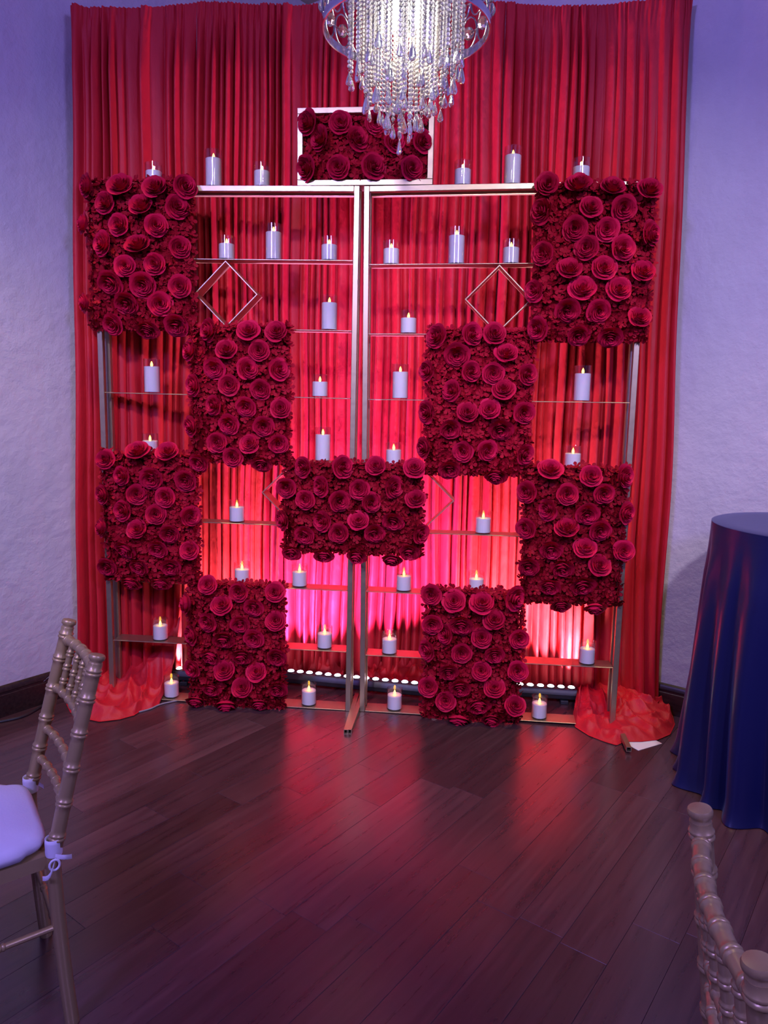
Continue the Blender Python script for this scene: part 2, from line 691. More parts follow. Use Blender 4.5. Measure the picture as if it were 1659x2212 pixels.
for _a, _b, _sd in ((-0.52, -0.20, 5), (-0.08, 0.34, 12)):
    _xs = [_a + (_b - _a) * i / 6 for i in range(7)]
    fabric_pool([(x, 3.635 - 0.2 * x + 0.02 * math.sin(9 * x) + 0.055, ) for x in _xs], [(x, smooth_y(x) - 0.01) for x in _xs], [0.05, 0.10, 0.07, 0.12, 0.08, 0.11, 0.04], _sd, 6, world=True)

# ------------------------------------------------------------------ gold shelf stands
SW, SH, SD, TB = 1.218, 2.44, 0.10, 0.025
PANEL = {'L': (-0.1445, 3.400, -0.0774, -0.0033), 'R': (-0.0995, 3.3996, -0.1098, 0.0078)}


def axes(key):
    x, y, yaw, lean = PANEL[key]
    ex = np.array([math.cos(yaw), math.sin(yaw), 0])
    Z = np.array([0, 0, 1.0])
    a = math.cos(lean) * ex + math.sin(lean) * Z
    b = -math.sin(lean) * ex + math.cos(lean) * Z
    return np.array([x, y, 0]), a, b, np.cross(a, b)     # origin, along, up, normal to the viewer


SHELF = {'L': [2.126, 1.820, 1.517, 1.220, 0.914, 0.608, 0.303, 0.006], 'R': [2.110, 1.808, 1.515, 1.210, 0.900, 0.608, 0.291, 0.006]}


def foot_mesh():
    m = MB()
    y0, y1, h, tk = -0.245, 0.215, 0.0215, 0.0022
    m.box((-h / 2, y0, 0), (h / 2, y1, tk)).box((-h / 2, y0, h - tk), (h / 2, y1, h))
    m.box((-h / 2, y0, tk), (-h / 2 + tk, y1, h - tk)).box((h / 2 - tk, y0, tk), (h / 2, y1, h - tk))
    return m.mesh('foot', GOLD, False)


FOOT = foot_mesh()
POST = MB().cbox((-TB / 2, -TB / 2, 0), (TB / 2, TB / 2, SH), 0.002).mesh('post', GOLD, False)
RAIL = MB().cbox((TB / 2, -TB / 2, -TB), (SW - 1.5 * TB, TB / 2, 0), 0.002).mesh('top_rail', GOLD, False)
SHELFM = MB().cbox((TB + 0.001, 0.002, -0.004), (SW - TB - 0.001, SD - 0.002, 0), 0.001).mesh('shelf', GOLD, False)


def diamond_mesh():
    m = MB()
    R, tk = 0.1465, 0.0055
    for k in range(4):
        a0, a1 = k * PI / 2, (k + 1) * PI / 2
        p = [(R * math.cos(a0), R * math.sin(a0)), (R * math.cos(a1), R * math.sin(a1))]
        q = [((R - tk) * math.cos(a0), (R - tk) * math.sin(a0)), ((R - tk) * math.cos(a1), (R - tk) * math.sin(a1))]
        pts = []
        for y in (0.002, SD - 0.002):
            pts += [(p[0][0], y, p[0][1]), (p[1][0], y, p[1][1]), (q[1][0], y, q[1][1]), (q[0][0], y, q[0][1])]
        m.add(pts, [(0, 1, 2, 3), (7, 6, 5, 4), (0, 4, 5, 1), (2, 6, 7, 3)])
    return m.mesh('diamond_frame', GOLD, False)


DIAM = diamond_mesh()


def make_stand(key, label, diamonds):
    o, a, b, n = axes(key)
    off = -SW if key == 'L' else 0.0
    st = empty('shelf_stand', basis(o, a, -n, b))
    tag(st, label, 'shelf stand', 'pair of gold shelf stands')
    T = Matrix.Translation
    for s in (TB / 2, SW - TB / 2):
        for y in (TB / 2, SD - TB / 2):
            put('post', POST, st, T((off + s, y, 0)))
    for y in (TB / 2, SD - TB / 2):
        put('top_rail', RAIL, st, T((off + TB / 2, y, SH)))
    put('shelf', SHELFM, st, T((off, 0.0, SH)))['label'] = 'gold top plate'
    for z in SHELF[key]:
        put('shelf', SHELFM, st, T((off, 0, z)))
    for s, z in diamonds:
        put('diamond_frame', DIAM, st, T((s, 0, z)))
    for s in (-0.0114, SW + 0.0114):
        put('foot', FOOT, st, T((off + s, 0, 0)))
    return st


make_stand('L', 'tall gold metal shelf stand on the side of the cushioned chair', [(-0.605, 1.972), (-0.294, 1.067)])
make_stand('R', 'tall gold metal shelf stand on the side of the navy table', [(0.602, 1.957), (0.287, 1.055)])

# ------------------------------------------------------------------ LED light bars on the floor behind the stands


def light_bar(p0, p1, n, led, label, color, power, lit):
    p0, p1 = np.array([*p0, 0.0]), np.array([*p1, 0.0])
    L = np.linalg.norm(p1 - p0)
    ex = (p1 - p0) / L
    ey = np.array([-ex[1], ex[0], 0])
    root = empty('light_bar', basis(p0, ex, ey, (0, 0, 1)))
    tag(root, label, 'light bar', 'LED light bars on the floor')
    rr, zc = 0.036, 0.052
    prof = [(math.cos(q) * rr, zc + math.sin(q) * rr) for q in [math.radians(x) for x in (50, 20, -20, -60, -100, -140, -180, -215, -228)]]
    prof = prof + [prof[0]]
    m = MB().grid([[(x, y, z) for y, z in prof] for x in (0, L)])
    m.add([(0, y, z) for y, z in prof[:-1]], [tuple(range(len(prof) - 1))])
    m.add([(L, y, z) for y, z in prof[:-1]], [tuple(range(len(prof) - 1))[::-1]])
    m.build('housing', BLACK, root, sharp=35)
    for x in (0.06, L - 0.06):
        MB().cbox((x - 0.02, -0.035, 0), (x + 0.02, 0.035, 0.02), 0.003).build('bar_foot', BLACK, root, smooth=False)
    MB().lathe([(0.004, 0), (0.011, 0.002), (0.011, 0.012), (0.004, 0.014)], 12, Matrix.Translation((L, 0, zc)) @ Matrix.Rotation(PI / 2, 4, 'Y')).build('knob', CHROME, root)
    top = zc + math.sin(math.radians(50)) * rr
    lens = MB().lathe([(0.0165, 0), (0.0165, 0.004), (0.014, 0.007), (0.007, 0.009)], 16).mesh('led_lens', led, True, 40)
    rim = MB().lathe([(0.0195, -0.002), (0.0195, 0.003), (0.0172, 0.003), (0.0172, -0.002)], 16, cap=False).mesh('lens_rim', BLACK, True, 40)
    for k in range(n):
        x = L * (k + 0.5) / n
        put('lens_rim', rim, put('led_lens', lens, root, Matrix.Translation((x, 0, top))))
    for f in lit:
        loc = p0 + ex * L * f + np.array([0, 0, top + 0.015])
        tgt = loc + np.array([0, 0, 1.0]) + ey * 0.26
        lamp('led_beam', 'SPOT', tuple(loc), tuple(tgt), color, power, 0.012, math.radians(62), 0.75)
        lamp('led_beam', 'SPOT', tuple(loc), tuple(loc + np.array([0, 0, 1.0]) + ey * 0.10), color, power * 2.0, 0.012, math.radians(44), 0.8)
    return root


light_bar((-0.60, 3.735), (0.30, 3.555), 18, LEDV, 'black LED bar glowing violet-white behind the two centre posts', (0.9, 0.26, 1.0), 75, (0.03, 0.2, 0.35, 0.5, 0.65, 0.8, 0.97))
light_bar((-1.095, 3.715), (-0.665, 3.675), 8, LEDW, 'black LED bar whose end shows past the cushioned-chair-side floor rose panel', (1.0, 0.58, 0.62), 62, (0.1, 0.5, 0.9))
light_bar((0.385, 3.630), (1.0, 3.560), 12, LEDW, 'black LED bar glowing white beside the red cloth pool near navy table', (1.0, 0.58, 0.66), 62, (0.15, 0.42, 0.68, 0.92))

# ------------------------------------------------------------------ roses


def petal(m, th, half, r0, r1, z0, z1, p, curl, rnd, nu=9, nv=7):
    P = []
    ph = rnd.random() * 6.28
    tw = rnd.uniform(0.02, 0.05)
    for i in range(nu):
        u = -1 + 2 * i / (nu - 1)
        c = []
        for j in range(nv):
            v = j / (nv - 1)
            ve = v * (1 - 0.20 * abs(u) ** 3 - 0.05 * math.sin(3 * u + ph) * v)
            wdt = 0.50 + 0.50 * math.sin(PI * 0.5 * min(1, ve * 1.5))
            r = r0 + (r1 - r0) * math.sin(ve * PI / 2) ** 0.9
            z = z0 + (z1 - z0) * ve ** p
            if ve > 0.55:
                k = (ve - 0.55) / 0.45
                r += curl * k ** 1.4
                z -= curl * 0.45 * k ** 2.5
            r += tw * u * (0.3 + 0.7 * ve) + 0.012 * math.sin(4 * u + ph) * ve
            a = th + u * half * wdt
            c.append((r * math.cos(a), r * math.sin(a), z))
        P.append(c)
    m.grid(P)


def rose_mesh(seed):
    rnd = random.Random(seed)
    m = MB()
    # rolled bud in the heart
    P = []
    turns, k = 2.3, 44
    for i in range(k):
        q = i / (k - 1)
        a = q * turns * 2 * PI
        r = 0.014 + 0.060 * q
        top = 0.335 + 0.02 * math.sin(a * 1.5) - 0.02 * q
        P.append([((r * (0.85 + 0.18 * v)) * math.cos(a), (r * (0.85 + 0.18 * v)) * math.sin(a), 0.10 + (top - 0.10) * v) for v in (0, 0.35, 0.7, 0.92, 1.0)])
    m.grid(P)
    th = rnd.random() * 6.28
    for n, r0, r1, z0, z1, p, curl, hs in (
            (3, 0.06, 0.092, 0.10, 0.350, 1.3, 0.032, 1.2),
            (3, 0.08, 0.152, 0.06, 0.345, 1.4, 0.044, 1.2),
            (4, 0.10, 0.220, 0.02, 0.320, 1.4, 0.056, 1.25),
            (5, 0.12, 0.300, -0.02, 0.265, 1.4, 0.066, 1.3),
            (5, 0.14, 0.385, -0.05, 0.170, 1.3, 0.085, 1.4)):
        th += rnd.uniform(0.5, 1.1)
        for q in range(n):
            petal(m, th + 2 * PI * q / n + rnd.uniform(-0.12, 0.12), hs * PI / n, r0, r1 * rnd.uniform(0.94, 1.06), z0, z1 * rnd.uniform(0.93, 1.06), p, curl * rnd.uniform(0.7, 1.3), rnd)
    m.lathe([(0.02, -0.10), (0.10, -0.06), (0.16, 0.0), (0.10, 0.05)], 10)
    return m.mesh('rose', ROSE, True, None)


ROSES = [rose_mesh(s) for s in (1, 2, 3, 4, 5)]


def floret(m, pos, nrm, size, rnd):
    n = Vector(nrm).normalized()
    t = n.orthogonal().normalized()
    t.rotate(Matrix.Rotation(rnd.random() * 6.28, 3, n))
    b = n.cross(t)
    p = Vector(pos)
    for k in range(4):
        a = k * PI / 2 + rnd.uniform(-0.15, 0.15)
        d = t * math.cos(a) + b * math.sin(a)
        e = n.cross(d)
        up = rnd.uniform(0.1, 0.55)
        s = size * rnd.uniform(0.85, 1.15)
        vs_ = [p] + [p + d * (s * q0) + e * (s * q1) + n * (s * q2) for q0, q1, q2 in (
            (0.30, 0.24, 0.05), (0.62, 0.42, up * 0.45), (0.88, 0.33, up * 0.8), (1.02, 0.0, up), (0.88, -0.33, up * 0.8), (0.62, -0.42, up * 0.45), (0.30, -0.24, 0.05), (0.60, 0.0, up * 0.22))]
        m.add(vs_, [(0, 1, 8), (1, 2, 8), (2, 3, 8), (3, 4, 8), (4, 5, 8), (5, 6, 8), (6, 7, 8), (7, 0, 8)])


def rose_panel(name, label, key, quad, zoom, scale, roses, seed, thick=0.055, off=0.0, frame=None, zbase=None):
    """a flower panel hung on the front of a stand: foam core, filler florets, every rose its own piece"""
    rnd = random.Random(seed)
    if key == 'C':
        oL, aL, bL, nL = axes('L')
        oR, aR, bR, nR = axes('R')
        o, a, b, n = (oL + oR) / 2, (aL + aR) / 2, (bL + bR) / 2, (nL + nR) / 2
        a, b, n = a / np.linalg.norm(a), b / np.linalg.norm(b), n / np.linalg.norm(n)
    else:
        o, a, b, n = axes(key)
    front = off + thick

    def loc(x, y, d):
        q = on_plane(x, y, o + n * d, n) - o
        return q @ a, q @ b

    c = [loc(x, y, front + 0.01) for x, y in quad]
    s0, s1 = (c[0][0] + c[3][0]) / 2, (c[1][0] + c[2][0]) / 2
    z0, z1 = (c[2][1] + c[3][1]) / 2, (c[0][1] + c[1][1]) / 2
    if zbase is not None:
        z0 = zbase
    cs, W2, H2 = (s0 + s1) / 2, (s1 - s0) / 2, (z1 - z0) / 2
    ctr = o + a * cs + b * (z0 + H2) + n * off
    root = empty(name, basis(ctr, a, b, n))          # local x along, y up, z towards the viewer
    tag(root, label, 'flowers', 'crimson rose panels on the gold stands')
    e = 0.022
    MB().cbox((-W2 + e, -H2 + e * 0.6, 0.001), (W2 - e, H2 - e, thick - 0.034), 0.006).build('foam_core', FOAM, root, smooth=False)
    m = MB()
    step = 0.0225
    nx, ny = int(2 * W2 / step), int(2 * H2 / step)
    for i in range(nx + 1):
        for j in range(ny + 1):
            x = -W2 + 0.012 + (2 * W2 - 0.024) * i / nx + rnd.uniform(-0.011, 0.011)
            y = -H2 + 0.012 + (2 * H2 - 0.024) * j / ny + rnd.uniform(-0.011, 0.011)
            ed = max(abs(x) / W2, abs(y) / H2)
            zz = thick - 0.034 + rnd.uniform(0, 0.024) - (0.012 if ed > 0.93 else 0)
            y = max(y, -H2 + 0.016)
            floret(m, (x, y, zz), (x / W2 * (0.8 if ed > 0.85 else 0.25) + rnd.uniform(-0.8, 0.8), y / H2 * (0.8 if ed > 0.85 else 0.25) + rnd.uniform(-0.8, 0.8), 1), 0.0215, rnd)
    if frame is None:
        for q in range(int((4 * W2 + 4 * H2) / 0.016)):
            for zz in (0.012, 0.03):
                tt = rnd.random() * (4 * W2 + 4 * H2)
                ee = 0.018
                if tt < 2 * W2:
                    p, nn = (-W2 + tt, H2 - ee), (0, 1)
                elif tt < 4 * W2:
                    p, nn = (-W2 + tt - 2 * W2, -H2 + ee), (0, -0.3)
                elif tt < 4 * W2 + 2 * H2:
                    p, nn = (-W2 + ee, -H2 + tt - 4 * W2), (-1, 0)
                else:
                    p, nn = (W2 - ee, -H2 + tt - 4 * W2 - 2 * H2), (1, 0)
                floret(m, (p[0], max(p[1], -H2 + 0.016), zz), (nn[0] + rnd.uniform(-0.4, 0.4), nn[1] + rnd.uniform(-0.4, 0.4), rnd.uniform(0, 0.6)), 0.018, rnd)
    fo = m.build('filler_blossoms', FLORET, root, smooth=True, sharp=None)
    fo['kind'] = 'stuff'
    for x, y, rw, rh in roses:
        px, py = zoom[0] + x * scale, zoom[1] + y * scale
        d0 = front + 0.018
        s, z = loc(px, py, d0)
        depth = (o + a * s + b * z + n * d0 - CAM) @ _fw
        dia = max(rw, rh, 1) * scale * depth / FPX * 1.06
        dia = min(max(dia, 0.105), 0.128)
        lx, ly = s - cs, z - (z0 + H2)
        # lean of the bloom from its outline
        rat = max(0.42, min(rw, rh) / max(rw, rh))
        tilt = math.acos(min(1, rat)) * 0.92
        dirv = Vector((0, 0, 1))
        ex, ey = lx / W2, ly / H2
        if rw < rh:
            sg = math.copysign(1, ex) if abs(ex) > 0.3 else rnd.choice((-1, 1))
            dirv = Vector((sg * math.sin(tilt), rnd.uniform(-0.12, 0.12), math.cos(tilt)))
        else:
            sg = math.copysign(1, ey) if abs(ey) > 0.72 else (-0.7 if rnd.random() < 0.6 else 1)
            dirv = Vector((rnd.uniform(-0.12, 0.12), sg * math.sin(tilt), math.cos(tilt)))
        dirv = (dirv + Vector((0.10 * ex, 0.10 * ey, 0))).normalized()
        q = dirv.to_track_quat('Z', 'Y')
        M = Matrix.Translation((lx, ly, thick - 0.004)) @ q.to_matrix().to_4x4() @ Matrix.Rotation(rnd.random() * 6.28, 4, 'Z') @ Matrix.Diagonal((dia, dia, dia * rnd.uniform(0.92, 1.1), 1))
        put('rose', rnd.choice(ROSES), root, M)
    return root, W2, H2


rose_panel('rose_arrangement', 'upright crimson rose panel on the top outer corner of the cushioned-chair-side stand', 'L',
           [(174, 376), (414, 380), (411, 716), (190, 712)], (160, 360), 0.1673,
           [(165, 235, 230, 320), (575, 240, 360, 310), (1030, 265, 340, 310), (1400, 245, 270, 320), (390, 460, 300, 310), (845, 505, 340, 290), (1305, 515, 290, 340), (120, 725, 180, 300), (565, 745, 300, 300), (1035, 755, 300, 320), (370, 990, 300, 340), (800, 1020, 370, 260), (1340, 1030, 280, 300), (640, 1280, 270, 290), (1030, 1250, 310, 310), (455, 1475, 350, 260), (870, 1505, 360, 300), (1350, 1540, 300, 300), (660, 1745, 340, 260), (1085, 1765, 300, 330), (135, 1750, 170, 280), (490, 2025, 300, 290), (925, 2080, 320, 190), (1310, 2025, 330, 280)], 21, 0.06)
rose_panel('rose_arrangement', 'upright crimson rose panel on the top outer corner of the navy-table-side stand', 'R',
           [(1160, 384), (1430, 386), (1404, 740), (1150, 736)], (1130, 360), 0.18686,
           [(285, 195, 280, 280), (650, 205, 320, 240), (1040, 235, 310, 240), (1470, 260, 310, 270), (240, 505, 230, 310), (785, 465, 270, 260), (1170, 465, 300, 270), (610, 700, 300, 270), (975, 710, 290, 280), (1460, 765, 220, 310), (745, 930, 290, 310), (1150, 935, 310, 320), (245, 1000, 260, 290), (545, 1185, 320, 250), (935, 1170, 310, 290), (1395, 1215, 300, 260), (690, 1415, 340, 290), (1110, 1415, 310, 290), (150, 1425, 210, 270), (520, 1640, 300, 250), (885, 1660, 290, 270), (1355, 1745, 270, 230), (190, 1870, 220, 290), (650, 1935, 280, 240), (1020, 1945, 290, 220)], 22, 0.06)
rose_panel('rose_arrangement', 'upright crimson rose panel below the diamond frame, cushioned-chair-side stand', 'L',
           [(400, 694), (624, 698), (624, 1006), (408, 1004)], (390, 680), 0.15375,
           [(410, 215, 270, 360), (935, 230, 340, 300), (1340, 240, 330, 310), (135, 500, 230, 320), (630, 500, 320, 290), (1090, 500, 280, 280), (460, 740, 320, 270), (915, 755, 270, 330), (1350, 770, 260, 330), (185, 985, 270, 340), (665, 985, 290, 290), (1115, 1040, 280, 260), (465, 1275, 260, 290), (910, 1285, 290, 260), (1395, 1320, 300, 290), (150, 1565, 220, 280), (670, 1530, 310, 290), (1155, 1560, 310, 280), (500, 1795, 270, 270), (960, 1825, 290, 250), (1360, 1810, 280, 270), (720, 2000, 280, 280), (250, 2070, 250, 230), (1125, 2080, 270, 200)], 23)
rose_panel('rose_arrangement', 'upright crimson rose panel below the diamond frame, navy-table-side stand', 'R',
           [(922, 702), (1158, 706), (1146, 1034), (914, 1028)], (900, 690), 0.16275,
           [(280, 230, 290, 360), (720, 195, 270, 330), (1030, 195, 320, 310), (535, 455, 350, 270), (1190, 460, 320, 260), (160, 680, 190, 270), (715, 690, 270, 300), (1020, 710, 280, 270), (1460, 725, 260, 290), (475, 950, 260, 310), (1150, 940, 330, 280), (155, 1230, 220, 320), (670, 1245, 310, 280), (965, 1205, 300, 280), (1425, 1235, 290, 280), (445, 1445, 310, 260), (1120, 1450, 340, 240), (115, 1705, 170, 270), (620, 1755, 280, 290), (930, 1745, 280, 300), (1420, 1785, 240, 290), (435, 1980, 310, 260), (1060, 2060, 320, 190)], 24)
rose_panel('rose_arrangement', 'crimson rose panel over the lower outer post of the cushioned-chair-side stand', 'L',
           [(206, 972), (422, 980), (428, 1266), (220, 1260)], (195, 950), 0.15375,
           [(190, 290, 290, 280), (640, 180, 390, 240), (1065, 190, 330, 260), (435, 510, 260, 270), (850, 540, 350, 300), (1325, 570, 320, 280), (175, 775, 240, 280), (620, 770, 260, 300), (1040, 815, 280, 280), (455, 1005, 310, 320), (900, 1055, 290, 300), (1375, 1085, 240, 310), (165, 1240, 190, 290), (640, 1280, 290, 250), (1100, 1320, 300, 270), (480, 1535, 320, 200), (935, 1535, 260, 220), (1380, 1570, 240, 220), (670, 1780, 290, 250), (1110, 1790, 290, 240), (215, 1790, 250, 240), (555, 2005, 310, 200), (970, 2010, 310, 200)], 25)
rose_panel('rose_arrangement', 'crimson rose panel over the lower outer post of the navy-table-side stand', 'R',
           [(1130, 1004), (1366, 1008), (1344, 1316), (1124, 1310)], (1110, 980), 0.16275,
           [(485, 235, 350, 240), (1030, 310, 310, 300), (1460, 310, 260, 330), (190, 520, 270, 310), (715, 545, 300, 300), (1205, 530, 290, 280), (475, 745, 230, 310), (985, 795, 330, 280), (1480, 795, 230, 310), (180, 1005, 270, 300), (705, 1015, 370, 230), (1150, 1015, 310, 280), (500, 1275, 330, 250), (950, 1275, 320, 240), (1465, 1310, 250, 240), (205, 1500, 270, 230), (660, 1510, 330, 240), (1140, 1500, 310, 270), (485, 1760, 290, 210), (920, 1745, 350, 240), (630, 2010, 220, 160), (1090, 2035, 300, 170)], 26)
rose_panel('rose_arrangement', 'upright crimson rose panel standing on the floor, cushioned-chair-side stand', 'L',
           [(398, 1258), (612, 1262), (614, 1530), (402, 1528)], (385, 1230), 0.1507,
           [(405, 240, 280, 270), (860, 340, 290, 290), (1370, 350, 310, 290), (130, 500, 170, 340), (610, 540, 330, 270), (1075, 550, 300, 250), (420, 765, 260, 270), (880, 790, 300, 260), (1385, 765, 310, 280), (195, 955, 230, 300), (640, 1010, 340, 230), (1075, 1000, 310, 290), (465, 1245, 310, 210), (905, 1250, 320, 220), (1405, 1270, 300, 270), (200, 1435, 270, 280), (645, 1480, 320, 250), (1110, 1500, 300, 230), (465, 1715, 280, 220), (905, 1720, 310, 250), (1415, 1720, 270, 230), (235, 1890, 270, 190), (675, 1935, 340, 190), (1150, 1930, 280, 190)], 27, zbase=0.004)
rose_panel('rose_arrangement', 'upright crimson rose panel standing on the floor, navy-table-side stand', 'R',
           [(912, 1274), (1130, 1276), (1130, 1566), (914, 1562)], (895, 1250), 0.1537,
           [(240, 240, 290, 290), (560, 340, 340, 310), (950, 370, 360, 280), (1390, 280, 290, 380), (255, 650, 250, 240), (665, 650, 370, 260), (1125, 610, 330, 260), (450, 800, 210, 290), (945, 850, 290, 270), (1475, 860, 270, 270), (195, 1025, 230, 310), (665, 1060, 300, 300), (1130, 1075, 300, 260), (485, 1320, 300, 250), (945, 1320, 290, 260), (1455, 1320, 290, 280), (195, 1540, 280, 260), (645, 1540, 320, 270), (1125, 1570, 320, 220), (440, 1740, 280, 260), (900, 1780, 350, 250), (1415, 1820, 310, 230), (635, 1975, 350, 180), (1090, 1985, 290, 220)], 28, zbase=0.004)
rose_panel('rose_arrangement', 'wide crimson rose panel bridging both stands at mid height', 'C',
           [(604, 996), (912, 1000), (916, 1206), (608, 1200)], (560, 880), 0.2773,
           [(345, 470, 150, 170), (635, 470, 150, 190), (905, 465, 170, 160), (1205, 480, 180, 160), (205, 625, 160, 150), (485, 620, 140, 170), (775, 640, 160, 160), (1035, 625, 140, 180), (355, 725, 150, 150), (615, 730, 160, 180), (860, 745, 150, 170), (1215, 725, 170, 140), (190, 880, 120, 170), (495, 890, 160, 180), (770, 895, 160, 130), (1045, 885, 180, 140), (350, 995, 150, 140), (620, 985, 150, 150), (895, 980, 170, 150), (1245, 985, 120, 160), (250, 1130, 130, 110), (500, 1150, 150, 110), (760, 1155, 160, 120), (1035, 1175, 150, 90), (1170, 1125, 160, 140)], 29, 0.06, off=0.006)
box, BW, BH = rose_panel('rose_box', 'gold framed box of crimson roses set on top of both stands', 'C',
                         [(652, 236), (928, 238), (925, 386), (648, 386)], (620, 0), 0.3014,
                         [(155, 870, 160, 190), (380, 870, 180, 180), (240, 985, 150, 190), (490, 990, 150, 190), (630, 860, 150, 120), (760, 1005, 150, 180), (965, 1005, 140, 160), (140, 1195, 160, 190), (365, 1190, 180, 180), (610, 1185, 170, 190), (890, 1195, 160, 170), (890, 880, 140, 140)], 30, 0.05, off=-0.05, frame=True, zbase=2.462)
FW, FH = 0.300, BH + 0.019
for sy in (-1, 1):
    y = sy * (FH - TB / 2)
    MB().cbox((-FW, y - TB / 2, -0.05), (FW, y + TB / 2, 0.045), 0.002).build('frame_bar', GOLD, box, smooth=False)
for sx in (-1, 1):
    x = sx * (FW - TB / 2)
    MB().cbox((x - TB / 2, -FH + TB, -0.05), (x + TB / 2, FH - TB, 0.045), 0.002).build('frame_bar', GOLD, box, smooth=False)
MB().box((-FW + TB, -FH + TB, -0.05), (FW - TB, FH - TB, -0.002)).build('back_board', GOLD, box, smooth=False)

# ------------------------------------------------------------------ candles
CR = 0.0385


def candle_meshes(h, wax):
    m = MB()
    m.lathe([(CR - 0.002, 0.001), (CR, 0.003), (CR, h - 0.001), (CR - 0.001, h), (CR - 0.002, h - 0.001), (CR - 0.002, 0.004)], 32)
    g = m.mesh('glass_cup', CGLASS, True, 40)
    m = MB()
    R = CR - 0.003
    m.lathe([(R - 0.002, 0.0045), (R, 0.006), (R, wax - 0.002), (R - 0.003, wax), (R * 0.6, wax - 0.002), (0.006, wax - 0.003)], 32)
    wx = m.mesh('wax', WAX, True, 50)
    m = MB()
    z = wax - 0.004
    m.lathe([(0.0035, z), (0.0048, z + 0.006), (0.0060, z + 0.011), (0.0052, z + 0.017), (0.0030, z + 0.023), (0.0006, z + 0.028)], 12)
    fl = m.mesh('flame', FLAME, True, None)
    return g, wx, fl


KIND = {'short': candle_meshes(0.106, 0.072), 'tall': candle_meshes(0.160, 0.125), 'mid': candle_meshes(0.132, 0.098)}
CC, NT = 'cushioned-chair-side stand', 'navy-table-side stand'
candles = [
    (333, 'L', -1, 'short', 'short candle on the top rail behind the outer rose panel, ' + CC),
    (462, 'L', -1, 'tall', 'tall candle on the top rail, ' + CC),
    (566, 'L', -1, 'short', 'short candle on the top rail next to the framed rose box, ' + CC),
    (999, 'R', -1, 'short', 'short candle on the top rail next to the framed rose box, ' + NT),
    (1106, 'R', -1, 'tall', 'tall candle on the top rail, ' + NT),
    (1254, 'R', -1, 'short', 'short candle on the top rail behind the outer rose panel, ' + NT),
    (490, 'L', 0, 'short', 'short candle on the shelf right above the diamond frame, ' + CC),
    (591, 'L', 0, 'tall', 'tall candle on the highest shelf between two short ones, ' + CC),
    (711, 'L', 0, 'short', 'short candle on the highest shelf next to the centre post, ' + CC),
    (845, 'R', 0, 'short', 'short candle on the highest shelf next to the centre post, ' + NT),
    (985, 'R', 0, 'tall', 'tall candle on the highest shelf between two short ones, ' + NT),
    (1103, 'R', 0, 'short', 'short candle on the shelf right above the diamond frame, ' + NT),
    (711, 'L', 1, 'tall', 'tall candle alone on the second shelf down, ' + CC),
    (882, 'R', 1, 'short', 'short candle alone on the second shelf down, ' + NT),
    (329, 'L', 2, 'tall', 'tall candle on the third shelf by the outer post, ' + CC),
    (691, 'L', 2, 'short', 'short candle on the third shelf near the centre post, ' + CC),
    (864, 'R', 2, 'tall', 'tall candle on the third shelf near the centre post, ' + NT),
    (1256, 'R', 2, 'tall', 'tall candle on the third shelf by the outer post, ' + NT),
    (325, 'L', 3, 'short', 'candle half hidden behind the lower outer rose panel, ' + CC),
    (697, 'L', 3, 'tall', 'candle rising behind the wide centre rose panel, ' + CC),
    (850, 'R', 3, 'short', 'candle rising behind the wide centre rose panel, ' + NT),
    (1236, 'R', 3, 'short', 'candle half hidden behind the lower outer rose panel, ' + NT),
    (512, 'L', 4, 'short', 'candle on the shelf beside the wide centre rose panel, ' + CC),
    (1043, 'R', 4, 'short', 'candle on the shelf beside the wide centre rose panel, ' + NT),
    (523, 'L', 5, 'short', 'candle peeking over the floor-standing rose panel, ' + CC),
    (647, 'L', 5, 'short', 'candle on the shelf just under the wide centre rose panel, ' + CC),
    (872, 'R', 5, 'short', 'candle on the shelf just under the wide centre rose panel, ' + NT),
    (1028, 'R', 5, 'short', 'candle peeking over the floor-standing rose panel, ' + NT),
    (347, 'L', 6, 'short', 'candle on the lowest raised shelf by the outer post, ' + CC),
    (701, 'L', 6, 'short', 'candle on the lowest raised shelf near the centre post, ' + CC),
    (841, 'R', 6, 'short', 'candle on the lowest raised shelf near the centre post, ' + NT),
    (1267, 'R', 6, 'short', 'candle on the lowest raised shelf by the outer post, ' + NT),
    (371, 'L', 7, 'short', 'candle on the floor-level shelf beside the red cloth pool, ' + CC),
    (667, 'L', 7, 'short', 'candle on the floor-level shelf near the centre post, ' + CC),
    (852, 'R', 7, 'short', 'candle on the floor-level shelf near the centre post, ' + NT),
    (1164, 'R', 7, 'short', 'candle on the floor-level shelf beside the red cloth pool, ' + NT),
]
for px, key, k, kind, label in candles:
    o, a, b, n = axes(key)
    z = (SH if k < 0 else SHELF[key][k]) + 0.0005
    d0 = o - n * 0.05
    # the shelf line in the picture at this column
    lo, hi = 0.0, 2212.0
    for _ in range(40):
        mid = (lo + hi) / 2
        q = on_plane(px, mid, d0, n) - d0
        if q @ b > z:
            lo = mid
        else:
            hi = mid
    p = d0 + a * (q @ a) + b * z
    root = empty('led_candle', basis(p, a, -n, b))
    tag(root, label, 'candle', 'white LED candles in clear glass')
    g, wx, fl = KIND[kind]
    rz = Matrix.Rotation(px * 0.7, 4, 'Z')
    put('glass_cup', g, root, rz)
    put('wax', wx, root, rz)
    put('flame', fl, root, rz)

# ------------------------------------------------------------------ chandelier
CH_R = 0.25
CHC = CAM + ray(878, 62) * (FPX * 2 * CH_R / 361.0)
chand = empty('chandelier', Matrix.Translation(tuple(CHC)))
tag(chand, 'chrome drum chandelier dripping with crystal beads and teardrops', 'chandelier')


def band(r, z0, z1, name):
    t_ = 0.004
    m = MB().lathe([(r - t_, z0), (r, z0), (r + 0.002, z0 + 0.003), (r + 0.002, z1 - 0.003), (r, z1), (r - t_, z1), (r - t_, z0)], 72, cap=False)
    return m.build(name, CHROME, chand, sharp=30)


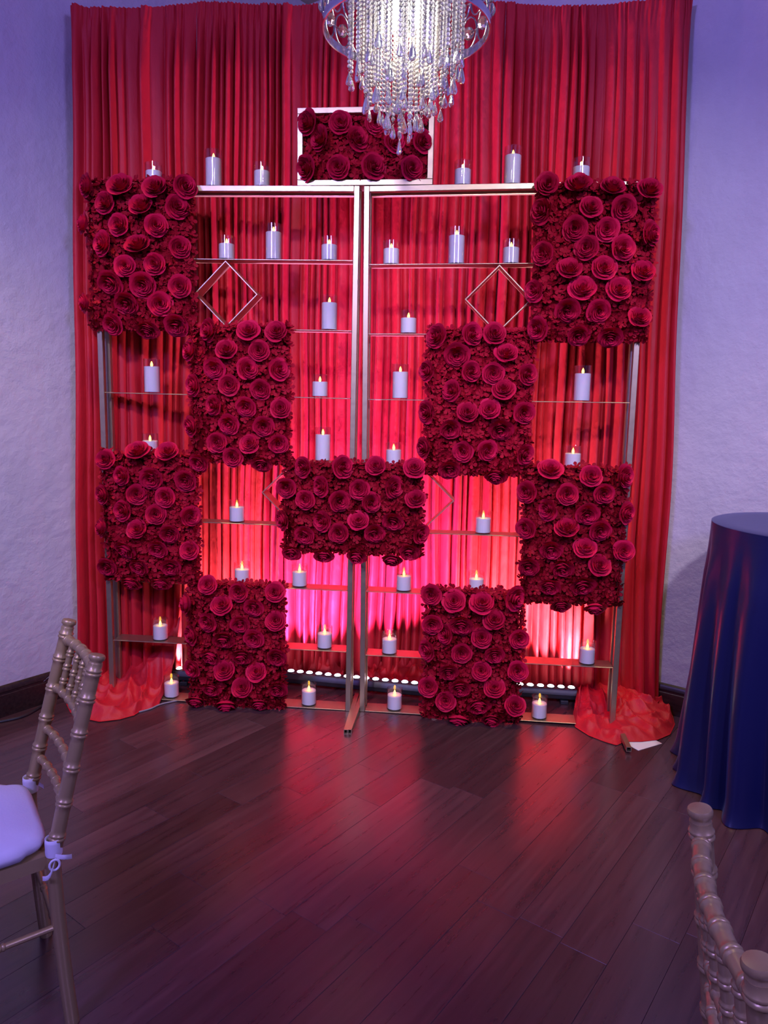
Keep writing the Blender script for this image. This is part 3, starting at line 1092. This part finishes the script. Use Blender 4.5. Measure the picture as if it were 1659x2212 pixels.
DH = 0.19
band(CH_R, -0.012, 0.012, 'lower_band')
band(CH_R, DH, DH + 0.024, 'upper_band')
# lattice of oval links, each holding a crystal
link = MB()
path = [(0, 0.036 * math.cos(q), 0.046 * math.sin(q)) for q in [2 * PI * k / 20 for k in range(20)]]
link.tube(path, 0.0028, 6, closed=True)
linkm = link.mesh('oval_link', CHROME, True, None)
gem = MB()
prof = [(0.0, -0.020), (0.010, -0.016), (0.016, -0.006), (0.017, 0.004), (0.011, 0.015), (0.0, 0.020)]
gem.lathe([(max(r, 0.0005), z) for r, z in prof], 8)
gemm = gem.mesh('lattice_crystal', TEAR, False)
tieb = MB().tube([(0, -0.03, 0), (0, 0.03, 0)], 0.0022, 6).mesh('lattice_bar', CHROME, True, None)
NL = 20
for row_ in range(2):
    for k in range(NL):
        a_ = 2 * PI * (k + 0.5 * row_) / NL
        M = Matrix.Rotation(a_, 4, 'Z') @ Matrix.Translation((CH_R - 0.002, 0, 0.056 + row_ * 0.088))
        put('lattice_crystal', gemm, put('oval_link', linkm, chand, M))
        M2 = Matrix.Rotation(a_ + PI / NL, 4, 'Z') @ Matrix.Translation((CH_R - 0.002, 0, 0.056 + row_ * 0.088)) @ Matrix.Rotation(PI / 2 * 0, 4, 'X')
        put('lattice_bar', tieb, chand, M2)
for k in range(6):
    a_ = 2 * PI * k / 6
    MB().tube([(0, 0, DH + 0.012), ((CH_R - 0.002) * math.cos(a_), (CH_R - 0.002) * math.sin(a_), DH + 0.012)], 0.004, 8).build('spoke', CHROME, chand)
MB().lathe([(0.020, -0.02), (0.030, 0.0), (0.014, 0.02), (0.010, 0.10), (0.016, 0.16), (0.030, DH), (0.030, DH + 0.03), (0.010, DH + 0.06), (0.006, DH + 0.10)], 20).build('centre_stem', CHROME, chand)
top_z = ZC - CHC[2]
MB().lathe([(0.065, top_z), (0.065, top_z - 0.012), (0.045, top_z - 0.03), (0.008, top_z - 0.045)], 28).build('ceiling_canopy', CHROME, chand)
m = MB()
zz, q = DH + 0.09, 0
while zz < top_z - 0.05:
    rot = Matrix.Rotation(PI / 2 * (q % 2), 4, 'Z')
    m.tube([rot @ Vector((0.008 * math.cos(t_), 0, zz + 0.014 + 0.016 * math.sin(t_))) for t_ in [2 * PI * i / 12 for i in range(12)]], 0.002, 5, closed=True)
    zz += 0.026
    q += 1
m.build('chain', CHROME, chand)
for r_, z_, nm in ((0.170, 0.150, 'strand_ring'), (0.120, 0.13, 'strand_ring'), (0.066, 0.11, 'strand_ring')):
    m = MB().tube([(r_ * math.cos(t_), r_ * math.sin(t_), z_) for t_ in [2 * PI * i / 48 for i in range(48)]], 0.003, 6, closed=True)
    m.build(nm, CHROME, chand)
    for k in range(4):
        a_ = PI / 4 + PI / 2 * k
        MB().tube([(0.01, 0, z_ + 0.005), (r_, 0, z_)], 0.002, 6).build('ring_arm', CHROME, chand, matrix=Matrix.Rotation(a_, 4, 'Z'))


def ico(r, sub):
    me = bpy.data.meshes.new('tmp')
    import bmesh
    bm = bmesh.new()
    bmesh.ops.create_icosphere(bm, subdivisions=sub, radius=r)
    v = [tuple(x.co) for x in bm.verts]
    f = [tuple(y.index for y in x.verts) for x in bm.faces]
    bm.free()
    bpy.data.meshes.remove(me)
    return v, f


BV, BF = ico(0.0062, 2)


def bead_strand(n):
    m = MB()
    for i in range(n):
        m.add([(x, y, z - 0.0125 * (i + 0.5)) for x, y, z in BV], BF)
    m.tube([(0, 0, 0.002), (0, 0, -0.0125 * n - 0.004)], 0.0007, 5)
    return m.mesh('bead_strand', BEAD, True, None)


def drop_mesh(h, wd):
    m = MB()
    pr = [(0.0006, 0), (0.10, -0.10), (0.22, -0.26), (0.36, -0.46), (0.47, -0.66), (0.50, -0.78), (0.42, -0.90), (0.24, -0.97), (0.02, -1.0)]
    M = Matrix.Diagonal((1, 0.55, 1, 1))
    m.lathe([(max(r, 0.001) * wd, z * h) for r, z in pr], 10, M)
    m.tube([Vector((0.0035 * math.cos(q_), 0, 0.003 + 0.0035 * math.sin(q_))) for q_ in [2 * PI * i / 10 for i in range(10)]], 0.0007, 5, closed=True)
    return m.mesh('teardrop_crystal', TEAR, False)


DROPS = [drop_mesh(0.052, 0.026), drop_mesh(0.042, 0.020)]
strand_cache = {}
rnd = random.Random(77)
tiers = [(0.170, 0.150, 22, 17, 22), (0.145, 0.150, 16, 19, 24), (0.120, 0.130, 16, 21, 26), (0.092, 0.13, 12, 22, 27), (0.066, 0.110, 10, 24, 29), (0.035, 0.10, 6, 26, 31)]
for r_, z_, cnt, b0, b1 in tiers:
    for k in range(cnt):
        a_ = 2 * PI * (k + rnd.uniform(-0.2, 0.2)) / cnt
        nb = rnd.randint(b0, b1)
        if nb not in strand_cache:
            strand_cache[nb] = bead_strand(nb)
        x, y = r_ * math.cos(a_), r_ * math.sin(a_)
        strand = put('bead_strand', strand_cache[nb], chand, Matrix.Translation((x, y, z_)))
        M = Matrix.Translation((0, 0, -0.0125 * nb - 0.009)) @ Matrix.Rotation(rnd.random() * PI, 4, 'Z')
        put('teardrop_crystal', rnd.choice(DROPS), strand, M)
for k in range(5):
    a_ = 2 * PI * k / 5 + 0.3
    x, y = 0.05 * math.cos(a_), 0.05 * math.sin(a_)
    s_ = MB().lathe([(0.010, 0.00), (0.012, 0.005), (0.012, 0.05), (0.010, 0.055)], 14, Matrix.Translation((x, y, 0.075))).build('bulb_socket', CHROME, chand)
    MB().lathe([(0.006, 0.0), (0.012, -0.012), (0.0165, -0.03), (0.0155, -0.048), (0.009, -0.072), (0.002, -0.09)], 16, Matrix.Translation((x, y, 0.075))).build('bulb', BULB, s_)
lamp('chandelier_lamp', 'POINT', tuple(CHC + np.array([0, 0, -0.03])), None, (1.0, 0.86, 0.68), 15, 0.09)

# ------------------------------------------------------------------ chairs


def ringed(path_fn, length, r, nodes_at, ring=0.003, step=0.02):
    """sample positions and radii of a turned bamboo-style rod; path_fn(t) t in 0..1"""
    ts = {0.0: r, 1.0: r}
    k = int(length / step)
    for i in range(1, k):
        ts[i / k] = r
    for nd in nodes_at:
        c = nd / length
        for dz, dr in ((-0.0085, 0), (-0.0065, ring * 0.8), (-0.004, ring), (-0.0012, ring * 0.5), (0, 0.0), (0.0012, ring * 0.5), (0.004, ring), (0.0065, ring * 0.8), (0.0085, 0)):
            t_ = c + dz / length
            if 0 < t_ < 1:
                ts[t_] = r + dr
        for q_ in list(ts):
            if abs(q_ - c) * length < 0.0084 and abs(abs(q_ - c) * length) not in () and q_ not in (0.0, 1.0) and ts[q_] == r and abs(q_ - c) > 1e-9:
                del ts[q_]
    keys = sorted(ts)
    return [path_fn(q_) for q_ in keys], [ts[q_] for q_ in keys]


LEAN = [0.12]


def back_x(z):
    if z <= 0.44:
        return -0.18 - 0.022 * (1 - z / 0.44) ** 1.6
    q_ = (z - 0.44) / 0.475
    return -0.18 - LEAN[0] * (0.9 * q_ + 0.1 * q_ ** 2)


def make_chair(label, matrix):
    root = empty('chiavari_chair', matrix)
    tag(root, label, 'chair', 'gold bamboo-style banquet chairs')
    ZT = 0.893
    for sy in (-1, 1):
        yb, yt = 0.165, 0.158

        def pf(t_, sy=sy):
            z = t_ * ZT
            y = sy * (0.175 + (yb - 0.175) * min(1, z / 0.44)) if z < 0.44 else sy * (yb + (yt - yb) * (z - 0.44) / 0.45)
            return (back_x(z), y, z)
        P, R = ringed(pf, ZT, 0.0165, [0.49, 0.57, 0.65, 0.73, 0.81, 0.872])
        m = MB().tube(P, R, 18)
        top = Vector(pf(1.0))
        dirv = (Vector(pf(1.0)) - Vector(pf(0.97))).normalized()
        MM = Matrix.Translation(top) @ dirv.to_track_quat('Z', 'Y').to_matrix().to_4x4()
        m.lathe([(0.0165, -0.002), (0.0145, 0.003), (0.0145, 0.006), (0.0185, 0.010), (0.0190, 0.016), (0.0170, 0.020), (0.010, 0.0215)], 20, MM)
        m.build('rear_post', CHAIRM, root, sharp=50)

        def lf(t_, sy=sy):
            return (0.205 - 0.018 * t_, sy * (0.195 - 0.008 * t_), 0.43 * t_)
        P, R = ringed(lf, 0.43, 0.0155, [0.06, 0.15, 0.24, 0.33])
        MB().tube(P, R, 16).build('front_leg', CHAIRM, root, sharp=50)

    def rail(z, r, bow, name, count, inset=0.0):
        def rf(t_):
            y = -0.158 + 0.316 * t_
            return (back_x(z) - bow * (1 - (y / 0.158) ** 2), y, z)
        P, R = ringed(rf, 0.33, r, [0.33 * (i + 0.5) / count for i in range(count)], 0.0025, 0.012)
        return MB().tube(P, R, 14).build(name, CHAIRM, root, sharp=50)
    rail(0.862, 0.0125, 0.020, 'crest_rail', 7)
    rail(0.735, 0.0095, 0.018, 'back_rail', 7)
    rail(0.625, 0.0095, 0.017, 'back_rail', 7)
    rail(0.545, 0.0095, 0.016, 'back_rail', 7)
    for y in (-0.108, -0.054, 0.0, 0.054, 0.108):
        def sf(t_, y=y):
            z = 0.735 + 0.127 * t_
            return (back_x(z) - (0.018 + 0.002 * t_) * (1 - (y / 0.158) ** 2), y, z)
        P, R = ringed(sf, 0.127, 0.0088, [0.028, 0.064, 0.10], 0.0028, 0.012)
        MB().tube(P, R, 12).build('spindle', CHAIRM, root, sharp=50)
    # seat frame
    m = MB()
    out = [(-0.18, -0.165), (0.19, -0.19), (0.19, 0.19), (-0.18, 0.165)]
    inn = [(-0.14, -0.125), (0.15, -0.15), (0.15, 0.15), (-0.14, 0.125)]
    for lst in (0,):
        v = [(x, y, 0.418) for x, y in out] + [(x, y, 0.450) for x, y in out] + [(x, y, 0.418) for x, y in inn] + [(x, y, 0.450) for x, y in inn]
        f = []
        for i in range(4):
            j = (i + 1) % 4
            f += [(i, j, 4 + j, 4 + i), (4 + i, 4 + j, 12 + j, 12 + i), (8 + j, 8 + i, 12 + i, 12 + j), (j, i, 8 + i, 8 + j)]
        m.add(v, f)
    m.build('seat_frame', CHAIRM, root, smooth=False)
    MB().box((-0.15, -0.15, 0.438), (0.16, 0.15, 0.446)).build('seat_panel', CHAIRM, root, smooth=False)
    for z in (0.265,):
        for sy in (-1, 1):
            A_, B_ = Vector((back_x(z), sy * 0.170, z)), Vector((0.198, sy * 0.191, z))
            P, R = ringed(lambda t_: A_.lerp(B_, t_), 0.40, 0.0075, [0.13, 0.27], 0.002, 0.04)
            MB().tube(P, R, 10).build('stretcher', CHAIRM, root, sharp=50)
    A_, B_ = Vector((0.200, -0.19, 0.24)), Vector((0.200, 0.19, 0.24))
    P, R = ringed(lambda t_: A_.lerp(B_, t_), 0.38, 0.0075, [0.12, 0.26], 0.002, 0.04)
    MB().tube(P, R, 10).build('stretcher', CHAIRM, root, sharp=50)
    A_, B_ = Vector((back_x(0.22), -0.17, 0.22)), Vector((back_x(0.22), 0.17, 0.22))
    P, R = ringed(lambda t_: A_.lerp(B_, t_), 0.34, 0.0075, [0.11, 0.23], 0.002, 0.04)
    MB().tube(P, R, 10).build('stretcher', CHAIRM, root, sharp=50)
    return root


def chair_matrix(near_px, far_px, side):
    zt = 0.913
    A_, B_ = on_z(*near_px, zt), on_z(*far_px, zt)
    d = (B_ - A_)[:2]
    d = d / np.linalg.norm(d)
    f = np.array([-d[1], d[0]]) * side
    mid = (A_ + B_)[:2] / 2
    org = mid + f * (-back_x(0.913))
    ang = math.atan2(f[1], f[0])
    return Matrix.Translation((org[0], org[1], 0)) @ Matrix.Rotation(ang, 4, 'Z')


ML_ = chair_matrix((212.7, 1415.4), (149.4, 1337), 1)
make_chair('gold banquet chair with the white seat cushion, facing the plain wall', ML_)
LEAN[0] = 0.065
MR_ = chair_matrix((1641, 2082), (1510, 1741), -1)
make_chair('gold banquet chair with bare back spindles in front of the navy table', MR_)


def cushion(label, M):
    root = empty('seat_cushion', M @ Matrix.Translation((0, 0, 0.4505)))
    tag(root, label, 'cushion', 'white seat cushions')
    P = []
    nu, nv = 48, 9
    for i in range(nu):
        a_ = 2 * PI * i / nu
        ca, sa = math.cos(a_), math.sin(a_)
        ex = 0.30
        rx = 0.5 * 0.375 * math.copysign(abs(ca) ** ex, ca)
        ry = 0.5 * 0.365 * math.copysign(abs(sa) ** ex, sa)
        ry *= 1 + 0.05 * rx / 0.19
        if rx < -0.13:
            ry *= 0.93
        c = []
        for rr_, z in ((0.02, 0.0), (0.90, 0.0), (0.97, 0.006), (1.0, 0.018), (1.0, 0.024), (0.97, 0.036), (0.90, 0.043), (0.6, 0.050), (0.02, 0.052)):
            c.append((rx * rr_ + 0.012, ry * rr_, z))
        P.append(c)
    MB().grid(P, closed=True).build('pad', CUSH, root, sharp=None)
    for sy in (-1, 1):
        m = MB()
        px_, py_ = back_x(0.46) + 0.002, sy * 0.1645
        m.lathe([(0.0185, -0.020), (0.0195, -0.012), (0.0190, 0.0), (0.0195, 0.012), (0.0185, 0.022), (0.0168, 0.022), (0.0168, -0.020)], 18, Matrix.Translation((px_, py_, 0.018)), cap=False)
        # knot and two ribbon tails with a loop
        for k, (dx, dz, ln) in enumerate(((-0.035, -0.012, 1.0), (0.030, -0.045, 1.0))):
            rows_ = []
            for i in range(7):
                t_ = i / 6
                cx = px_ + dx * t_
                cz = 0.002 + dz * t_ - 0.012 * math.sin(t_ * PI) * (1 if k else -0.4)
                cy = py_ + sy * (0.019 + 0.012 * math.sin(t_ * PI))
                rows_.append([(cx, cy, cz - 0.006), (cx, cy + sy * 0.002, cz), (cx, cy, cz + 0.006)])
            m.grid(rows_)
        m.tube([(px_ + 0.004 + 0.011 * math.cos(q_), py_ + sy * 0.026, -0.014 + 0.013 * math.sin(q_)) for q_ in [2 * PI * i / 14 for i in range(14)]], 0.003, 6, closed=True)
        m.build('tie', CUSH, root, sharp=None)
    return root



LEAN[0] = 0.12
cushion('white seat cushion tied to the chair that faces the plain wall', ML_)
LEAN[0] = 0.065
cushion('white seat cushion on the chair in front of the navy table', MR_)

# ------------------------------------------------------------------ cocktail table under a navy satin cloth
TC, TR, TH = np.array([1.645, 2.745, 0.0]), 0.366, 1.07
tbl = tag(empty('cocktail_table', Matrix.Translation(tuple(TC))), 'high round cocktail table hidden under the navy satin cloth', 'table')
MB().lathe([(TR - 0.012, TH - 0.035), (TR - 0.004, TH - 0.03), (TR - 0.004, TH - 0.006), (TR - 0.010, TH - 0.003)], 48).build('table_top', BLACK, tbl)
MB().lathe([(0.035, 0.03), (0.035, TH - 0.036)], 20).build('pole', BLACK, tbl)
MB().lathe([(0.26, 0.002), (0.26, 0.014), (0.05, 0.03)], 36).build('base', BLACK, tbl)
rnd = random.Random(4)
folds = []
a_ = 0.0
while a_ < 2 * PI:
    wd = rnd.uniform(0.20, 0.42)
    folds.append((a_, a_ + wd, rnd.uniform(0.5, 1.15), rnd.uniform(-0.25, 0.35)))
    a_ += wd
folds[-1] = (folds[-1][0], 2 * PI, folds[-1][2], folds[-1][3])


def fold_at(th):
    for f0, f1, am, sk in folds:
        if f0 <= th < f1:
            s = (th - f0) / (f1 - f0)
            s = s ** (1 + sk)
            return am * math.sin(PI * s) ** 1.5
    return 0.0


nth = 320
P = []
zs = [TH + 0.002 - 0.0 * i for i in range(4)] + [TH - 0.001, TH - 0.006, TH - 0.02] + [TH * (1 - (i + 1) / 40) for i in range(1, 39)] + [0.012, 0.004]
rt = [0.001, 0.15, 0.30, TR - 0.006]
for i in range(nth):
    th = 2 * PI * i / nth
    fv = fold_at(th)
    c = []
    for j, z in enumerate(zs):
        if j < 4:
            r_ = rt[j]
        else:
            q_ = max(0.0, (TH - z) / TH)
            r_ = TR + 0.002 + 0.014 * q_ + 0.078 * fv * q_ ** 0.85 * min(1, q_ * 5)
            r_ -= 0.02 * (1 - fv) * q_
            if q_ > 0.93:
                r_ += 0.018 * ((q_ - 0.93) / 0.07) ** 2
        thh = th + 0.06 * math.sin(3 * z + 2) * max(0, (TH - z))
        x, y = r_ * math.cos(thh), r_ * math.sin(thh)
        al = (TC[0] + x) * D[0] + (TC[1] + y) * D[1]
        if al > RW - 0.03:
            x -= D[0] * (al - RW + 0.03)
            y -= D[1] * (al - RW + 0.03)
        c.append((x, y, z))
    P.append(c)
cloth = MB().grid(P, closed=True).build('tablecloth', NAVY, None, sharp=60, matrix=Matrix.Translation(tuple(TC)))
tag(cloth, 'navy satin tablecloth falling in folds from the round high table', 'tablecloth')

# ------------------------------------------------------------------ small things on the floor


def floor_tube(name, pts, r, material, label, cat, zs_=None):
    P = [on_z(x, y, (zs_[i] if zs_ else r)) for i, (x, y) in enumerate(pts)]
    # smooth the polyline
    Q = []
    for i in range(len(P) - 1):
        p0, p1, p2, p3 = P[max(i - 1, 0)], P[i], P[i + 1], P[min(i + 2, len(P) - 1)]
        for k in range(8):
            t_ = k / 8
            Q.append(0.5 * (2 * p1 + (p2 - p0) * t_ + (2 * p0 - 5 * p1 + 4 * p2 - p3) * t_ ** 2 + (3 * p1 - p0 - 3 * p2 + p3) * t_ ** 3))
    Q.append(P[-1])
    c0 = Q[0].copy()
    c0[2] = 0
    ob = MB().tube([tuple(q - c0) for q in Q], r, 8).build(name, material, None, matrix=Matrix.Translation(tuple(c0)))
    return tag(ob, label, cat)


floor_tube('power_cable', [(-40, 1566), (10, 1557), (45, 1549), (70, 1538), (95, 1522), (112, 1512)], 0.006, CABLE, 'dark cable lying along the foot of the baseboard behind the cushioned chair', 'cable')
floor_tube('thin_wire', [(24, 1540), (45, 1520), (80, 1485), (117, 1452)], 0.0014, GREYC, 'thin wire rising against the dark baseboard behind the cushioned chair', 'wire', [0.006, 0.03, 0.09, 0.15])
floor_tube('power_lead', [(300, 1538), (325, 1531), (348, 1521), (380, 1514), (395, 1512)], 0.004, GREYC, 'grey lead running from under the red cloth to the gold shelf', 'cable')
pc = on_z(1384, 1603, 0)
pp = MB().box((-0.075, -0.055, 0), (0.075, 0.055, 0.0015)).build('paper_sheet', PAPER, None, smooth=False, matrix=Matrix.Translation((pc[0], pc[1], 0.0)) @ Matrix.Rotation(0.5, 4, 'Z'))
tag(pp, 'white paper sheet half under the red cloth near the navy tablecloth', 'paper')
